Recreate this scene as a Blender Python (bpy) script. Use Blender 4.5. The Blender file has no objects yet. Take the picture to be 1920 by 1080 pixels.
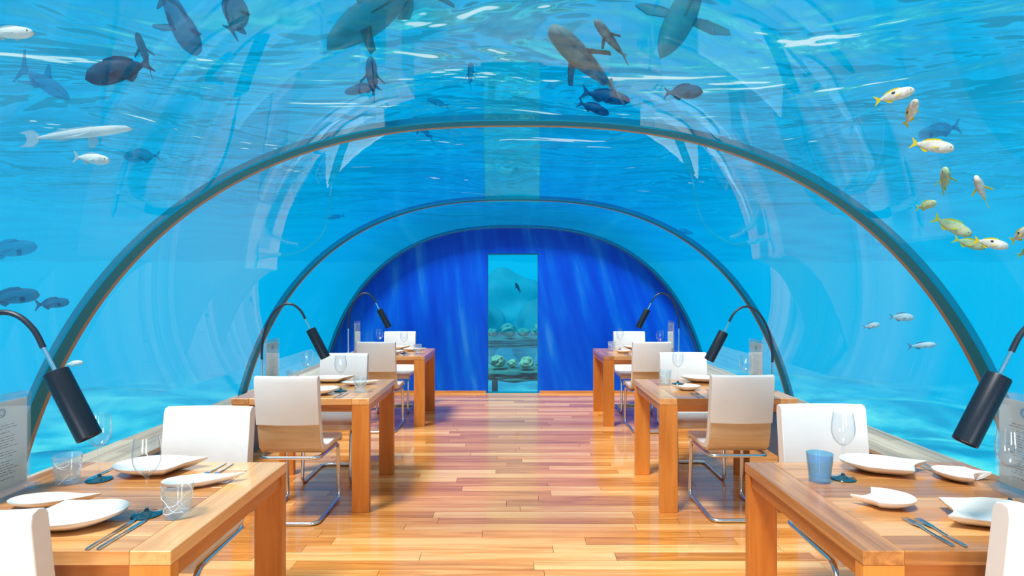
import bpy, bmesh, math, random
from math import sin, cos, pi, sqrt, radians
from mathutils import Vector, Matrix

random.seed(7)
scene = bpy.context.scene
COL = scene.collection
EYE = 1.475          # eye height above the floor
F = 1100.0           # focal length for a frame 1920 wide

# ------------------------------------------------------------------ camera
cam_data = bpy.data.cameras.new('camera')
cam_data.sensor_width = 36.0
cam_data.lens = 36.0 * F / 1920.0
cam_data.shift_x = -2.0 / 1920.0
cam_data.shift_y = 1.0 / 1920.0
cam_data.clip_start = 0.05
cam_data.clip_end = 500
cam = bpy.data.objects.new('camera', cam_data)
COL.objects.link(cam)
cam.location = (0, 0, EYE)
cam.rotation_euler = (pi / 2, 0, 0)
scene.camera = cam

# ------------------------------------------------------------------ view
vs = scene.view_settings
vs.view_transform = 'Standard'
vs.look = 'None'
vs.exposure = 0.10
vs.gamma = 1.0
vs.use_curve_mapping = False
scene.cycles.max_bounces = 12
scene.cycles.transparent_max_bounces = 24
scene.cycles.glossy_bounces = 5
scene.cycles.caustics_reflective = False
scene.cycles.caustics_refractive = False
scene.cycles.sample_clamp_indirect = 4.0

# ------------------------------------------------------------------ world: open water below, sky above the sea
SKY = (0.62, 0.90, 1.0)
world = bpy.data.worlds.new('sea_and_sky')
scene.world = world
world.use_nodes = True
nt = world.node_tree
nt.nodes.clear()
w_out = nt.nodes.new('ShaderNodeOutputWorld')
w_bg = nt.nodes.new('ShaderNodeBackground')
w_tc = nt.nodes.new('ShaderNodeTexCoord')
w_sep = nt.nodes.new('ShaderNodeSeparateXYZ')
w_ramp = nt.nodes.new('ShaderNodeValToRGB')
w_map = nt.nodes.new('ShaderNodeMapRange')
w_map.inputs['From Min'].default_value = -1
w_map.inputs['From Max'].default_value = 1
nt.links.new(w_tc.outputs['Generated'], w_sep.inputs[0])
nt.links.new(w_sep.outputs['Z'], w_map.inputs['Value'])
nt.links.new(w_map.outputs[0], w_ramp.inputs[0])
cr = w_ramp.color_ramp
cr.elements[0].position = 0.0
cr.elements[0].color = (0.0, 0.30, 0.56, 1)
cr.elements[1].position = 1.0
cr.elements[1].color = SKY + (1,)
for p, c in ((0.36, (0.0, 0.43, 0.84)), (0.45, (0.0, 0.51, 0.92)), (0.502, (0.0, 0.52, 0.93)),
             (0.53, (0.005, 0.53, 0.93)), (0.56, SKY)):
    e = cr.elements.new(p)
    e.color = c + (1,)
nt.links.new(w_ramp.outputs[0], w_bg.inputs['Color'])
w_bg.inputs['Strength'].default_value = 0.93
nt.links.new(w_bg.outputs[0], w_out.inputs[0])

# ------------------------------------------------------------------ lights
sun_data = bpy.data.lights.new('sun', 'SUN')
sun_data.energy = 4.5
sun_data.color = (1.0, 0.945, 0.885)
sun_data.angle = radians(14)
sun = bpy.data.objects.new('sun', sun_data)
COL.objects.link(sun)
sun.location = (-4, 2, 12)
sun.rotation_euler = Vector((0.33, 0.36, -1.0)).to_track_quat('-Z', 'Y').to_euler()

for side in (-1, 1):      # added fill: two unseen area lamps behind the viewer brighten faces turned this way
    fill_data = bpy.data.lights.new('fill_light', 'AREA')
    fill_data.shape = 'RECTANGLE'
    fill_data.size = 1.15
    fill_data.size_y = 1.8
    fill_data.energy = 80
    fill_data.color = (1.0, 0.98, 0.97)
    fill_lamp = bpy.data.objects.new('fill_light', fill_data)
    COL.objects.link(fill_lamp)
    fill_lamp.location = (side * 1.5, -3.3, 1.15)
    fill_lamp.rotation_euler = (pi / 2, 0, 0)


# ================================================================== helpers
def at(u, v, d):
    """A point seen at (u, v) of the 1920 x 1080 frame at depth d."""
    return Vector(((u - 962) / F * d, d, EYE - (v - 541) / F * d))


def link(o, parent=None):
    COL.objects.link(o)
    if parent is not None:
        o.parent = parent
    return o


def mesh_from(bm, name, smooth=True, angle=35):
    bmesh.ops.recalc_face_normals(bm, faces=bm.faces)
    me = bpy.data.meshes.new(name)
    bm.to_mesh(me)
    bm.free()
    if smooth:
        me.shade_smooth()
        me.set_sharp_from_angle(angle=radians(angle))
    return me


def obj(name, bm, mat, parent=None, smooth=True, angle=35, bevel=0.0, segs=2):
    me = mesh_from(bm, name, smooth, angle) if isinstance(bm, bmesh.types.BMesh) else bm
    if mat is not None and len(me.materials) == 0:
        me.materials.append(mat)
    o = bpy.data.objects.new(name, me)
    link(o, parent)
    if bevel:
        m = o.modifiers.new('bevel', 'BEVEL')
        m.width = bevel
        m.segments = segs
        m.limit_method = 'ANGLE'
        m.angle_limit = radians(40)
    return o


def tag(o, label, cat, group=None):
    o['label'] = label
    o['category'] = cat
    if group:
        o['group'] = group
    return o


def thing(name, label, cat, loc=(0, 0, 0), rz=0.0, group=None):
    o = bpy.data.objects.new(name, None)
    o.empty_display_size = 0.1
    link(o)
    o.location = loc
    o.rotation_euler = (0, 0, rz)
    return tag(o, label, cat, group)


def struct(o):
    o['kind'] = 'structure'
    return o


def dup(root, loc, rz=None, label=None, group=None):
    r = root.copy()
    COL.objects.link(r)
    r.location = loc
    if rz is not None:
        r.rotation_euler = (0, 0, rz)
    if label:
        r['label'] = label
    if group:
        r['group'] = group
    for ch in list(root.children):
        c = ch.copy()
        COL.objects.link(c)
        c.parent = r
        for g in list(ch.children):
            d = g.copy()
            COL.objects.link(d)
            d.parent = c
    return r


def BM():
    return bmesh.new()


def box(bm, x0, x1, y0, y1, z0, z1):
    vs_ = [bm.verts.new((x, y, z)) for z in (z0, z1) for y in (y0, y1) for x in (x0, x1)]
    for f in ((0, 2, 3, 1), (4, 5, 7, 6), (0, 1, 5, 4), (2, 6, 7, 3), (0, 4, 6, 2), (1, 3, 7, 5)):
        bm.faces.new([vs_[i] for i in f])
    return bm


def fillet(pts, r, n=5, closed=False):
    """Round the corners of a polyline."""
    out = []
    N = len(pts)
    for i, p in enumerate(pts):
        p = Vector(p)
        if not closed and i in (0, N - 1):
            out.append(p)
            continue
        a = Vector(pts[(i - 1) % N])
        b = Vector(pts[(i + 1) % N])
        da, db = (a - p), (b - p)
        t = min(r, da.length * .48, db.length * .48)
        A = p + da.normalized() * t
        B = p + db.normalized() * t
        for k in range(n + 1):
            s = k / n
            out.append(A * (1 - s) ** 2 + p * 2 * s * (1 - s) + B * s * s)
    return out


def tube(bm, pts, r, seg=8, closed=False, radii=None, caps=True):
    pts = [Vector(p) for p in pts]
    N = len(pts)
    tang = []
    for i in range(N):
        if closed:
            t = pts[(i + 1) % N] - pts[(i - 1) % N]
        else:
            t = pts[min(i + 1, N - 1)] - pts[max(i - 1, 0)]
        tang.append(t.normalized())
    up = Vector((0, 0, 1)) if abs(tang[0].z) < .9 else Vector((1, 0, 0))
    nrm = (up - tang[0] * up.dot(tang[0])).normalized()
    rings = []
    for i in range(N):
        nrm = (nrm - tang[i] * nrm.dot(tang[i])).normalized()
        bn = tang[i].cross(nrm)
        rr = radii[i] if radii else r
        rings.append([bm.verts.new(pts[i] + nrm * (rr * cos(2 * pi * k / seg)) + bn * (rr * sin(2 * pi * k / seg)))
                      for k in range(seg)])
    M = N if closed else N - 1
    for i in range(M):
        a, b = rings[i], rings[(i + 1) % N]
        off = 0
        if closed and i == N - 1:      # match the frame twist when the loop closes
            off = min(range(seg), key=lambda q: (a[0].co - b[q].co).length)
        for k in range(seg):
            bm.faces.new((a[k], a[(k + 1) % seg], b[(k + 1 + off) % seg], b[(k + off) % seg]))
    if not closed and caps:
        bm.faces.new(rings[0][::-1])
        bm.faces.new(rings[-1])
    return bm


def lathe(bm, prof, seg=24, close=False):
    """Revolve (r, z) pairs around z."""
    rings = []
    for r, z in prof:
        if r < 1e-6:
            rings.append([bm.verts.new((0, 0, z))])
        else:
            rings.append([bm.verts.new((r * cos(2 * pi * k / seg), r * sin(2 * pi * k / seg), z)) for k in range(seg)])
    for a, b in zip(rings, rings[1:]):
        for k in range(seg):
            k2 = (k + 1) % seg
            if len(a) == 1 and len(b) == 1:
                continue
            if len(a) == 1:
                bm.faces.new((a[0], b[k2], b[k]))
            elif len(b) == 1:
                bm.faces.new((a[k], a[k2], b[0]))
            else:
                bm.faces.new((a[k], a[k2], b[k2], b[k]))
    return bm


def prism(bm, poly, x0, x1, segs=1, bend=None):
    """Extrude a closed (y, z) outline along x; bend(x, y, z) may move the points."""
    rings = []
    for i in range(segs + 1):
        x = x0 + (x1 - x0) * i / segs
        ring = []
        for y, z in poly:
            p = Vector((x, y, z))
            if bend:
                p = bend(p)
            ring.append(bm.verts.new(p))
        rings.append(ring)
    n = len(poly)
    for a, b in zip(rings, rings[1:]):
        for k in range(n):
            bm.faces.new((a[k], a[(k + 1) % n], b[(k + 1) % n], b[k]))
    bm.faces.new(rings[0][::-1])
    bm.faces.new(rings[-1])
    return bm


# ================================================================== materials
def new_mat(name):
    m = bpy.data.materials.new(name)
    m.use_nodes = True
    n = m.node_tree
    n.nodes.clear()
    out = n.nodes.new('ShaderNodeOutputMaterial')
    return m, n, out


def N(nt_, kind, **kw):
    n = nt_.nodes.new(kind)
    for k, v in kw.items():
        if k in n.inputs:
            n.inputs[k].default_value = v
        else:
            setattr(n, k, v)
    return n


def ramp(nt_, stops, fac=None):
    r = nt_.nodes.new('ShaderNodeValToRGB')
    el = r.color_ramp.elements
    el[0].position, el[0].color = stops[0][0], tuple(stops[0][1]) + (1,)
    el[1].position, el[1].color = stops[-1][0], tuple(stops[-1][1]) + (1,)
    for p, c in stops[1:-1]:
        e = el.new(p)
        e.color = tuple(c) + (1,)
    if fac is not None:
        nt_.links.new(fac, r.inputs[0])
    return r


def principled(name, color, rough=.5, metal=0.0, coat=0.0, coat_rough=.05, spec=.5, noise=0.0, nscale=8):
    m, n, out = new_mat(name)
    b = N(n, 'ShaderNodeBsdfPrincipled')
    b.inputs['Base Color'].default_value = tuple(color) + (1,)
    b.inputs['Roughness'].default_value = rough
    b.inputs['Metallic'].default_value = metal
    b.inputs['Coat Weight'].default_value = coat
    b.inputs['Coat Roughness'].default_value = coat_rough
    b.inputs['Specular IOR Level'].default_value = spec
    if noise:
        tc = N(n, 'ShaderNodeTexCoord')
        nz = N(n, 'ShaderNodeTexNoise', Scale=nscale, Detail=3.0)
        n.links.new(tc.outputs['Object'], nz.inputs['Vector'])
        r = ramp(n, ((.3, [c * (1 - noise) for c in color]), (.7, [min(1, c * (1 + noise)) for c in color])), nz.outputs[0])
        n.links.new(r.outputs[0], b.inputs['Base Color'])
        bp = N(n, 'ShaderNodeBump', Strength=.08, Distance=.002)
        nz2 = N(n, 'ShaderNodeTexNoise', Scale=nscale * 30)
        n.links.new(tc.outputs['Object'], nz2.inputs['Vector'])
        n.links.new(nz2.outputs[0], bp.inputs['Height'])
        n.links.new(bp.outputs[0], b.inputs['Normal'])
    n.links.new(b.outputs[0], out.inputs[0])
    return m


def wood(name, dark, mid, light, stretch, rough=.3, coat=.0, coat_rough=.08, vary=.5, grain=1.0, bump=.05):
    """Plank wood: grain along the longest local axis, tone differing from piece to piece."""
    m, n, out = new_mat(name)
    b = N(n, 'ShaderNodeBsdfPrincipled')
    tc = N(n, 'ShaderNodeTexCoord')
    oi = N(n, 'ShaderNodeObjectInfo')
    off = N(n, 'ShaderNodeVectorMath', operation='SCALE')
    comb = N(n, 'ShaderNodeCombineXYZ')
    n.links.new(oi.outputs['Random'], comb.inputs[0])
    n.links.new(oi.outputs['Random'], comb.inputs[1])
    n.links.new(oi.outputs['Random'], comb.inputs[2])
    n.links.new(comb.outputs[0], off.inputs[0])
    off.inputs['Scale'].default_value = 37.0
    add = N(n, 'ShaderNodeVectorMath', operation='ADD')
    n.links.new(tc.outputs['Object'], add.inputs[0])
    n.links.new(off.outputs[0], add.inputs[1])
    mp = N(n, 'ShaderNodeMapping')
    mp.inputs['Scale'].default_value = stretch
    n.links.new(add.outputs[0], mp.inputs[0])
    nz = N(n, 'ShaderNodeTexNoise', Scale=1.0, Detail=6.0, Roughness=.62, Distortion=.6)
    n.links.new(mp.outputs[0], nz.inputs['Vector'])
    # tone of the piece
    tone = N(n, 'ShaderNodeMath', operation='MULTIPLY_ADD')
    n.links.new(oi.outputs['Random'], tone.inputs[0])
    tone.inputs[1].default_value = vary
    tone.inputs[2].default_value = -.5 * vary
    sm = N(n, 'ShaderNodeMath', operation='MULTIPLY_ADD')
    n.links.new(nz.outputs[0], sm.inputs[0])
    sm.inputs[1].default_value = grain
    sm.inputs[2].default_value = .5 - .5 * grain
    s2 = N(n, 'ShaderNodeMath', operation='ADD')
    n.links.new(sm.outputs[0], s2.inputs[0])
    n.links.new(tone.outputs[0], s2.inputs[1])
    r = ramp(n, ((.18, dark), (.5, mid), (.82, light)), s2.outputs[0])
    n.links.new(r.outputs[0], b.inputs['Base Color'])
    b.inputs['Roughness'].default_value = rough
    b.inputs['Coat Weight'].default_value = coat
    b.inputs['Coat Roughness'].default_value = coat_rough
    bp = N(n, 'ShaderNodeBump', Strength=bump, Distance=.003)
    n.links.new(nz.outputs[0], bp.inputs['Height'])
    n.links.new(bp.outputs[0], b.inputs['Normal'])
    n.links.new(b.outputs[0], out.inputs[0])
    return m


def thin_glass(name, tint=(1, 1, 1), boost=1.0, rough=.0, milk=0.0, ior=1.5, bump=0.0):
    """A clear sheet: what is behind shows through, what is before it is mirrored by the Fresnel law."""
    m, n, out = new_mat(name)
    tr = N(n, 'ShaderNodeBsdfTransparent')
    tr.inputs[0].default_value = tuple(tint) + (1,)
    gl = N(n, 'ShaderNodeBsdfGlossy')
    gl.inputs['Roughness'].default_value = rough
    lw = N(n, 'ShaderNodeLayerWeight', Blend=.5)       # Schlick: the same from either face of the sheet
    pw = N(n, 'ShaderNodeMath', operation='POWER')
    n.links.new(lw.outputs['Facing'], pw.inputs[0])
    pw.inputs[1].default_value = 5.0
    f0 = ((ior - 1) / (ior + 1)) ** 2
    fr = N(n, 'ShaderNodeMath', operation='MULTIPLY_ADD')
    n.links.new(pw.outputs[0], fr.inputs[0])
    fr.inputs[1].default_value = 1 - f0
    fr.inputs[2].default_value = f0
    mu = N(n, 'ShaderNodeMath', operation='MULTIPLY', use_clamp=True)
    n.links.new(fr.outputs[0], mu.inputs[0])
    mu.inputs[1].default_value = boost
    mix = N(n, 'ShaderNodeMixShader')
    n.links.new(mu.outputs[0], mix.inputs[0])
    n.links.new(tr.outputs[0], mix.inputs[1])
    n.links.new(gl.outputs[0], mix.inputs[2])
    last = mix
    if milk:
        df = N(n, 'ShaderNodeBsdfDiffuse')
        df.inputs[0].default_value = (.85, .95, 1, 1)
        m2 = N(n, 'ShaderNodeMixShader')
        m2.inputs[0].default_value = milk
        n.links.new(mix.outputs[0], m2.inputs[1])
        n.links.new(df.outputs[0], m2.inputs[2])
        last = m2
    if bump:
        tc = N(n, 'ShaderNodeTexCoord')
        nz = N(n, 'ShaderNodeTexNoise', Scale=2.2, Detail=2.0)
        n.links.new(tc.outputs['Object'], nz.inputs['Vector'])
        bp = N(n, 'ShaderNodeBump', Strength=bump, Distance=.02)
        n.links.new(nz.outputs[0], bp.inputs['Height'])
        n.links.new(bp.outputs[0], gl.inputs['Normal'])
    n.links.new(last.outputs[0], out.inputs[0])
    return m


def hazed(name, color, haze=.4, color2=None, scale=9.0, rough=.6, local=None):
    """A body under water: water haze is put into the material, see-through by the share haze."""
    m, n, out = new_mat(name)
    b = N(n, 'ShaderNodeBsdfPrincipled')
    b.inputs['Base Color'].default_value = tuple(color) + (1,)
    b.inputs['Roughness'].default_value = rough
    b.inputs['Specular IOR Level'].default_value = .08
    tc = N(n, 'ShaderNodeTexCoord')
    if color2 is not None:
        if local:                       # ramp along a local axis
            sep = N(n, 'ShaderNodeSeparateXYZ')
            n.links.new(tc.outputs['Object'], sep.inputs[0])
            mr = N(n, 'ShaderNodeMapRange')
            n.links.new(sep.outputs[local[0]], mr.inputs['Value'])
            mr.inputs['From Min'].default_value = local[1]
            mr.inputs['From Max'].default_value = local[2]
            r = ramp(n, ((.0, color), (1., color2)), mr.outputs[0])
        else:
            nz = N(n, 'ShaderNodeTexNoise', Scale=scale, Detail=4.0)
            n.links.new(tc.outputs['Object'], nz.inputs['Vector'])
            r = ramp(n, ((.35, color), (.65, color2)), nz.outputs[0])
        n.links.new(r.outputs[0], b.inputs['Base Color'])
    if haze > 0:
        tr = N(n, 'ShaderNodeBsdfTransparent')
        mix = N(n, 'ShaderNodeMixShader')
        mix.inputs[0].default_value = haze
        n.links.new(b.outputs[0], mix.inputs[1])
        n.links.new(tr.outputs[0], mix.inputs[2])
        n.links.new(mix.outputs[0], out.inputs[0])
    else:
        n.links.new(b.outputs[0], out.inputs[0])
    return m


M_floor = wood('teak_floor', (.46, .15, .02), (.80, .315, .07), (.95, .55, .21), (1.6, 26, 26), rough=.26, coat=.5, coat_rough=.05, vary=.50, grain=1.15)
M_table = wood('teak_table_top', (.36, .135, .035), (.67, .29, .085), (.88, .48, .19), (1.8, 28, 28), rough=.28, coat=.5, coat_rough=.10, vary=.55, grain=1.0)
M_leg = wood('teak_leg', (.44, .125, .014), (.66, .225, .032), (.82, .34, .07), (18, 18, 1.5), rough=.4, coat=.15, vary=.35, grain=.9)
M_apron = wood('teak_apron', (.36, .10, .015), (.58, .20, .04), (.74, .30, .08), (1.8, 24, 24), rough=.4, coat=.15, vary=.3, grain=.9)
M_ledge = wood('ledge_wood', (.34, .26, .18), (.52, .42, .30), (.70, .60, .46), (24, 1.6, 24), rough=.45, coat=.2, vary=.5, grain=1.1)
M_shell = wood('plywood_shell', (.52, .37, .22), (.68, .52, .34), (.80, .66, .48), (1.4, 30, 30), rough=.35, coat=.3, vary=.1, grain=.9)
M_white = principled('white_leather', (.84, .86, .88), rough=.42, noise=.03, nscale=6)
M_chrome = principled('brushed_steel', (.72, .72, .74), rough=.22, metal=1.0)
M_steel = principled('cutlery_steel', (.62, .68, .74), rough=.18, metal=1.0)
M_black = principled('black_lamp_metal', (.010, .016, .028), rough=.35, metal=0.0, spec=.3)
M_goose = principled('black_rubber', (.012, .018, .035), rough=.4)
M_lens = principled('lamp_lens', (.85, .85, .85), rough=.3)
M_porc = principled('porcelain', (.88, .87, .86), rough=.16, coat=.4)
M_gbase = principled('dark_glass_foot', (.006, .05, .085), rough=.12, coat=.6)
M_paper, n, out = new_mat('menu_paper')
d_ = N(n, 'ShaderNodeBsdfDiffuse')
d_.inputs[0].default_value = (.92, .92, .92, 1)
t_ = N(n, 'ShaderNodeBsdfTranslucent')
t_.inputs[0].default_value = (.92, .92, .92, 1)
mx = N(n, 'ShaderNodeMixShader')
mx.inputs[0].default_value = .5
n.links.new(d_.outputs[0], mx.inputs[1])
n.links.new(t_.outputs[0], mx.inputs[2])
n.links.new(mx.outputs[0], out.inputs[0])
M_ink = principled('ink', (.25, .27, .33), rough=.8)
M_logo = principled('emblem_blue', (.05, .28, .50), rough=.8)
M_rib = principled('rib_steel', (.0, .23, .42), rough=.4, spec=.12)
M_seal = principled('rib_seal', (.30, .25, .22), rough=.6)
M_plinth = principled('plinth_panel', (.01, .10, .22), rough=.3)
M_skirt = wood('skirting_wood', (.40, .15, .04), (.60, .27, .09), (.75, .40, .16), (1.5, 20, 20), rough=.35, vary=.1)
M_glass = thin_glass('clear_glass', (.985, .995, 1.0), boost=1.15)
M_tumb = thin_glass('swirled_glass', (.93, .98, 1.0), boost=1.3, milk=.10)
M_blueglass = thin_glass('blue_glass', (.42, .78, .98), boost=1.5, milk=.12)
M_swirl = principled('white_swirl', (.85, .92, 1.0), rough=.3)
M_acrylic = thin_glass('tunnel_acrylic', (.99, 1, 1), boost=1.08, ior=1.22, bump=.02)
M_stand = thin_glass('stand_acrylic', (.96, .99, 1.0), boost=1.2, milk=.04)
M_doorglass = thin_glass('door_glass', (.93, .99, .99), boost=1.0)


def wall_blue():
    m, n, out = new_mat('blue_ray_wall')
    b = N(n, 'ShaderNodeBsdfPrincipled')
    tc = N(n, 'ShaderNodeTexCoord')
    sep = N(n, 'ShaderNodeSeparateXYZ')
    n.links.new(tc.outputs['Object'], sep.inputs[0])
    # light rays painted into the wall colour: fan of slanting streaks
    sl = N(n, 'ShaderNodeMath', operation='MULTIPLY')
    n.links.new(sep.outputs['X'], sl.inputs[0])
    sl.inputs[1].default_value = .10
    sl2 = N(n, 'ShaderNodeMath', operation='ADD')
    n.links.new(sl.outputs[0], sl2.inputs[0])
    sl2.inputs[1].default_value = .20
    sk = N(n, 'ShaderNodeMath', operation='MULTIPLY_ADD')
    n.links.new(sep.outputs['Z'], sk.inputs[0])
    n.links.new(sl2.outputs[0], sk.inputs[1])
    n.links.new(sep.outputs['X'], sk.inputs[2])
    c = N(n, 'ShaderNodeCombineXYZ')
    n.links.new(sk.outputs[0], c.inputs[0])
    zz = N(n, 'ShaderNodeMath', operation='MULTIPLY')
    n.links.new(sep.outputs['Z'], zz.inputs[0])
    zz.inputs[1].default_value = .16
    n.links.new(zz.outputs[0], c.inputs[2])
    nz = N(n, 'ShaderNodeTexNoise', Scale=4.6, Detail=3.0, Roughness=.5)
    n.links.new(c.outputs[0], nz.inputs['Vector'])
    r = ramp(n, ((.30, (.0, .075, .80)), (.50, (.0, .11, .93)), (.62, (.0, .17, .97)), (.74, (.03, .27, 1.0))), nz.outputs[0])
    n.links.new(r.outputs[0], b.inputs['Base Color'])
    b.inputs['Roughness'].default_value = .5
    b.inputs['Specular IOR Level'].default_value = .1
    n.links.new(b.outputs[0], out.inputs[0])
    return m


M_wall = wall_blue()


def surface_mat():
    m, n, out = new_mat('sea_surface')
    tc = N(n, 'ShaderNodeTexCoord')
    mp = N(n, 'ShaderNodeMapping')
    mp.inputs['Scale'].default_value = (.55, 1.0, 1)
    mp.inputs['Rotation'].default_value = (0, 0, .25)
    n.links.new(tc.outputs['Object'], mp.inputs[0])
    n1 = N(n, 'ShaderNodeTexNoise', Scale=.55, Detail=3.0, Roughness=.5, Distortion=.6)
    n.links.new(mp.outputs[0], n1.inputs['Vector'])
    bp = N(n, 'ShaderNodeBump', Strength=1.0, Distance=.85)
    n.links.new(n1.outputs[0], bp.inputs['Height'])
    ln = N(n, 'ShaderNodeVectorMath', operation='LENGTH')      # far off the waves are too small to tell apart
    n.links.new(tc.outputs['Object'], ln.inputs[0])
    mr = N(n, 'ShaderNodeMapRange')
    mr.interpolation_type = 'SMOOTHSTEP'
    n.links.new(ln.outputs['Value'], mr.inputs['Value'])
    mr.inputs['From Min'].default_value = 10
    mr.inputs['From Max'].default_value = 34
    mr.inputs['To Min'].default_value = 1
    mr.inputs['To Max'].default_value = .02
    n.links.new(mr.outputs[0], bp.inputs['Strength'])
    fr = N(n, 'ShaderNodeFresnel', IOR=1.33)
    n.links.new(bp.outputs[0], fr.inputs['Normal'])
    tr = N(n, 'ShaderNodeBsdfTransparent')
    tr.inputs[0].default_value = (.93, .98, 1, 1)
    gl = N(n, 'ShaderNodeBsdfGlossy')
    gl.inputs['Roughness'].default_value = .15
    gl.inputs[0].default_value = (.95, 1, 1, 1)
    n.links.new(bp.outputs[0], gl.inputs['Normal'])
    mix = N(n, 'ShaderNodeMixShader')
    n.links.new(fr.outputs[0], mix.inputs[0])
    n.links.new(tr.outputs[0], mix.inputs[1])
    n.links.new(gl.outputs[0], mix.inputs[2])
    n.links.new(mix.outputs[0], out.inputs[0])
    return m


def seabed_mat():
    m, n, out = new_mat('sandy_seabed')
    tc = N(n, 'ShaderNodeTexCoord')
    nz = N(n, 'ShaderNodeTexNoise', Scale=.9, Detail=6.0)
    n.links.new(tc.outputs['Object'], nz.inputs['Vector'])
    r = ramp(n, ((.35, (.0, .20, .36)), (.50, (.01, .40, .52)), (.66, (.12, .66, .60))), nz.outputs[0])
    d = N(n, 'ShaderNodeBsdfDiffuse')
    n.links.new(r.outputs[0], d.inputs[0])
    # water haze put into the material: the far bed turns see-through
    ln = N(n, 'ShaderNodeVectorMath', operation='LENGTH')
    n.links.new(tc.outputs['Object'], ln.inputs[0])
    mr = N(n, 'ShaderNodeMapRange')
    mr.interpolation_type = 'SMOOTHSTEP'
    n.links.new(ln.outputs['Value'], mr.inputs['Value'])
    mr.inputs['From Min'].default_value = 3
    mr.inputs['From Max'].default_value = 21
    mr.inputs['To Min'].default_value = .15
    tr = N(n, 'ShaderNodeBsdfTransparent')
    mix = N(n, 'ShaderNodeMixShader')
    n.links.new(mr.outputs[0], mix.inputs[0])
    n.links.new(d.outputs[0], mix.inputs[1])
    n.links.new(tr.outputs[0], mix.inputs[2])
    n.links.new(mix.outputs[0], out.inputs[0])
    return m


# ================================================================== the setting
A_T, B_T, C_T, X_T, E_T = 2.759, 3.328, -0.9986, 0.025, 2.51     # the vault: a bulging arch, half axes, centre, exponent
Y0, Y1 = -3.2, 8.28              # ends of the tunnel
LEDGE_X0, LEDGE_X1, LEDGE_Z = 2.33, 2.625, 0.44


def arch_pts(dr, z_min, n=72):
    a, b = A_T + dr, B_T + dr
    t0 = math.asin(((z_min - C_T) / b) ** (E_T / 2))
    out = []
    for i in range(n + 1):
        t = pi - t0 - (pi - 2 * t0) * i / n
        c_, s_ = cos(t), sin(t)
        out.append((X_T + math.copysign(a * abs(c_) ** (2 / E_T), c_), C_T + b * s_ ** (2 / E_T)))
    return out


# floor slab with planks
bm = box(BM(), -LEDGE_X0, LEDGE_X0, Y0, Y1, -.12, -.013)
floor = struct(obj('floor', bm, principled('floor_bed', (.20, .08, .025), rough=.5)))
plank_me = mesh_from(box(BM(), -.5, .5, -.05, .05, -.012, 0.0), 'plank', smooth=False)
plank_me.materials.append(M_floor)
row, y = 0, Y1 - .05
while y > 1.25:
    x = -LEDGE_X0
    first = True
    while x < LEDGE_X0 - .02:
        L = random.uniform(.85, 1.75)
        if first:
            L *= random.uniform(.35, 1.0)
            first = False
        if LEDGE_X0 - x - L < .3:
            L = LEDGE_X0 - x
        p = obj('plank', plank_me, None, floor)
        p.location = (x + L / 2, y, random.uniform(-.0012, 0))
        p.scale = ((L - .0025) , .975, 1)
        x += L
    y -= .1
    row += 1
# boards nearer than the frame shows, joined
bm = BM()
yy = y
while yy > Y0:
    box(bm, -LEDGE_X0, LEDGE_X0, yy - .049, yy + .049, -.012, 0)
    yy -= .1
o = obj('floor_boards', bm, M_floor, floor, smooth=False)
o['kind'] = 'stuff'

# plinths, ledges
for s, side in ((-1, 'left'), (1, 'right')):
    bm = box(BM(), min(s * LEDGE_X0, s * (LEDGE_X0 + .03)), max(s * LEDGE_X0, s * (LEDGE_X0 + .03)), Y0, Y1, -.1, LEDGE_Z - .03)
    struct(obj('baseboard_' + side, bm, M_plinth, bevel=.004))
    t = bpy.data.objects.new('trim_' + side, None)
    link(t)
    struct(t)
    bw = (LEDGE_X1 + .06 - LEDGE_X0 + .02) / 3
    for k in range(3):
        yb = Y0 + [.0, -.6, -.3][k]
        x0 = LEDGE_X0 - .02 + bw * k
        while yb < Y1:
            y_a, y_b = max(yb, Y0), min(yb + 1.5, Y1)
            yb += 1.5
            if y_b - y_a < .05:
                continue
            b = BM()
            box(b, -bw / 2 + .0015, bw / 2 - .0015, -(y_b - y_a) / 2 + .001, (y_b - y_a) / 2 - .001, -.03, 0)
            q = obj('plank', b, M_ledge, t, smooth=False, bevel=.002, segs=1)
            q.location = (s * (x0 + bw / 2), (y_a + y_b) / 2, LEDGE_Z)

# acrylic vault, one panel between two joints
joints = [Y0, .42, 3.05, 5.66, Y1]
for i in range(4):
    bm = BM()
    pts = arch_pts(0, .36, 120)
    ny = 10
    grid = [[bm.verts.new((px, joints[i] + (joints[i + 1] - joints[i]) * j / ny, pz)) for px, pz in pts] for j in range(ny + 1)]
    for j in range(ny):
        for k in range(len(pts) - 1):
            bm.faces.new((grid[j][k], grid[j][k + 1], grid[j + 1][k + 1], grid[j + 1][k]))
    me = bpy.data.meshes.new('window')
    for f in bm.faces:                 # faces look into the room
        f.normal_update()
        c = f.calc_center_median()
        if f.normal.dot(Vector((c.x, 0, c.z - C_T))) > 0:
            f.normal_flip()
    bm.to_mesh(me)
    bm.free()
    me.shade_smooth()
    me.materials.append(M_acrylic)
    struct(obj('window_%d' % (i + 1), me, None))


def arch_band(y0, y1, r0, r1, z_min=.36):
    bm = BM()
    a, b = arch_pts(r0, z_min, 120), arch_pts(r1, z_min, 120)
    rows = []
    for (xa, za), (xb, zb) in zip(a, b):
        rows.append([bm.verts.new(v) for v in ((xa, y0, za), (xa, y1, za), (xb, y1, zb), (xb, y0, zb))])
    for p, q in zip(rows, rows[1:]):
        for k in range(4):
            bm.faces.new((p[k], p[(k + 1) % 4], q[(k + 1) % 4], q[k]))
    bm.faces.new(rows[0][::-1])
    bm.faces.new(rows[-1])
    return bm


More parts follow.
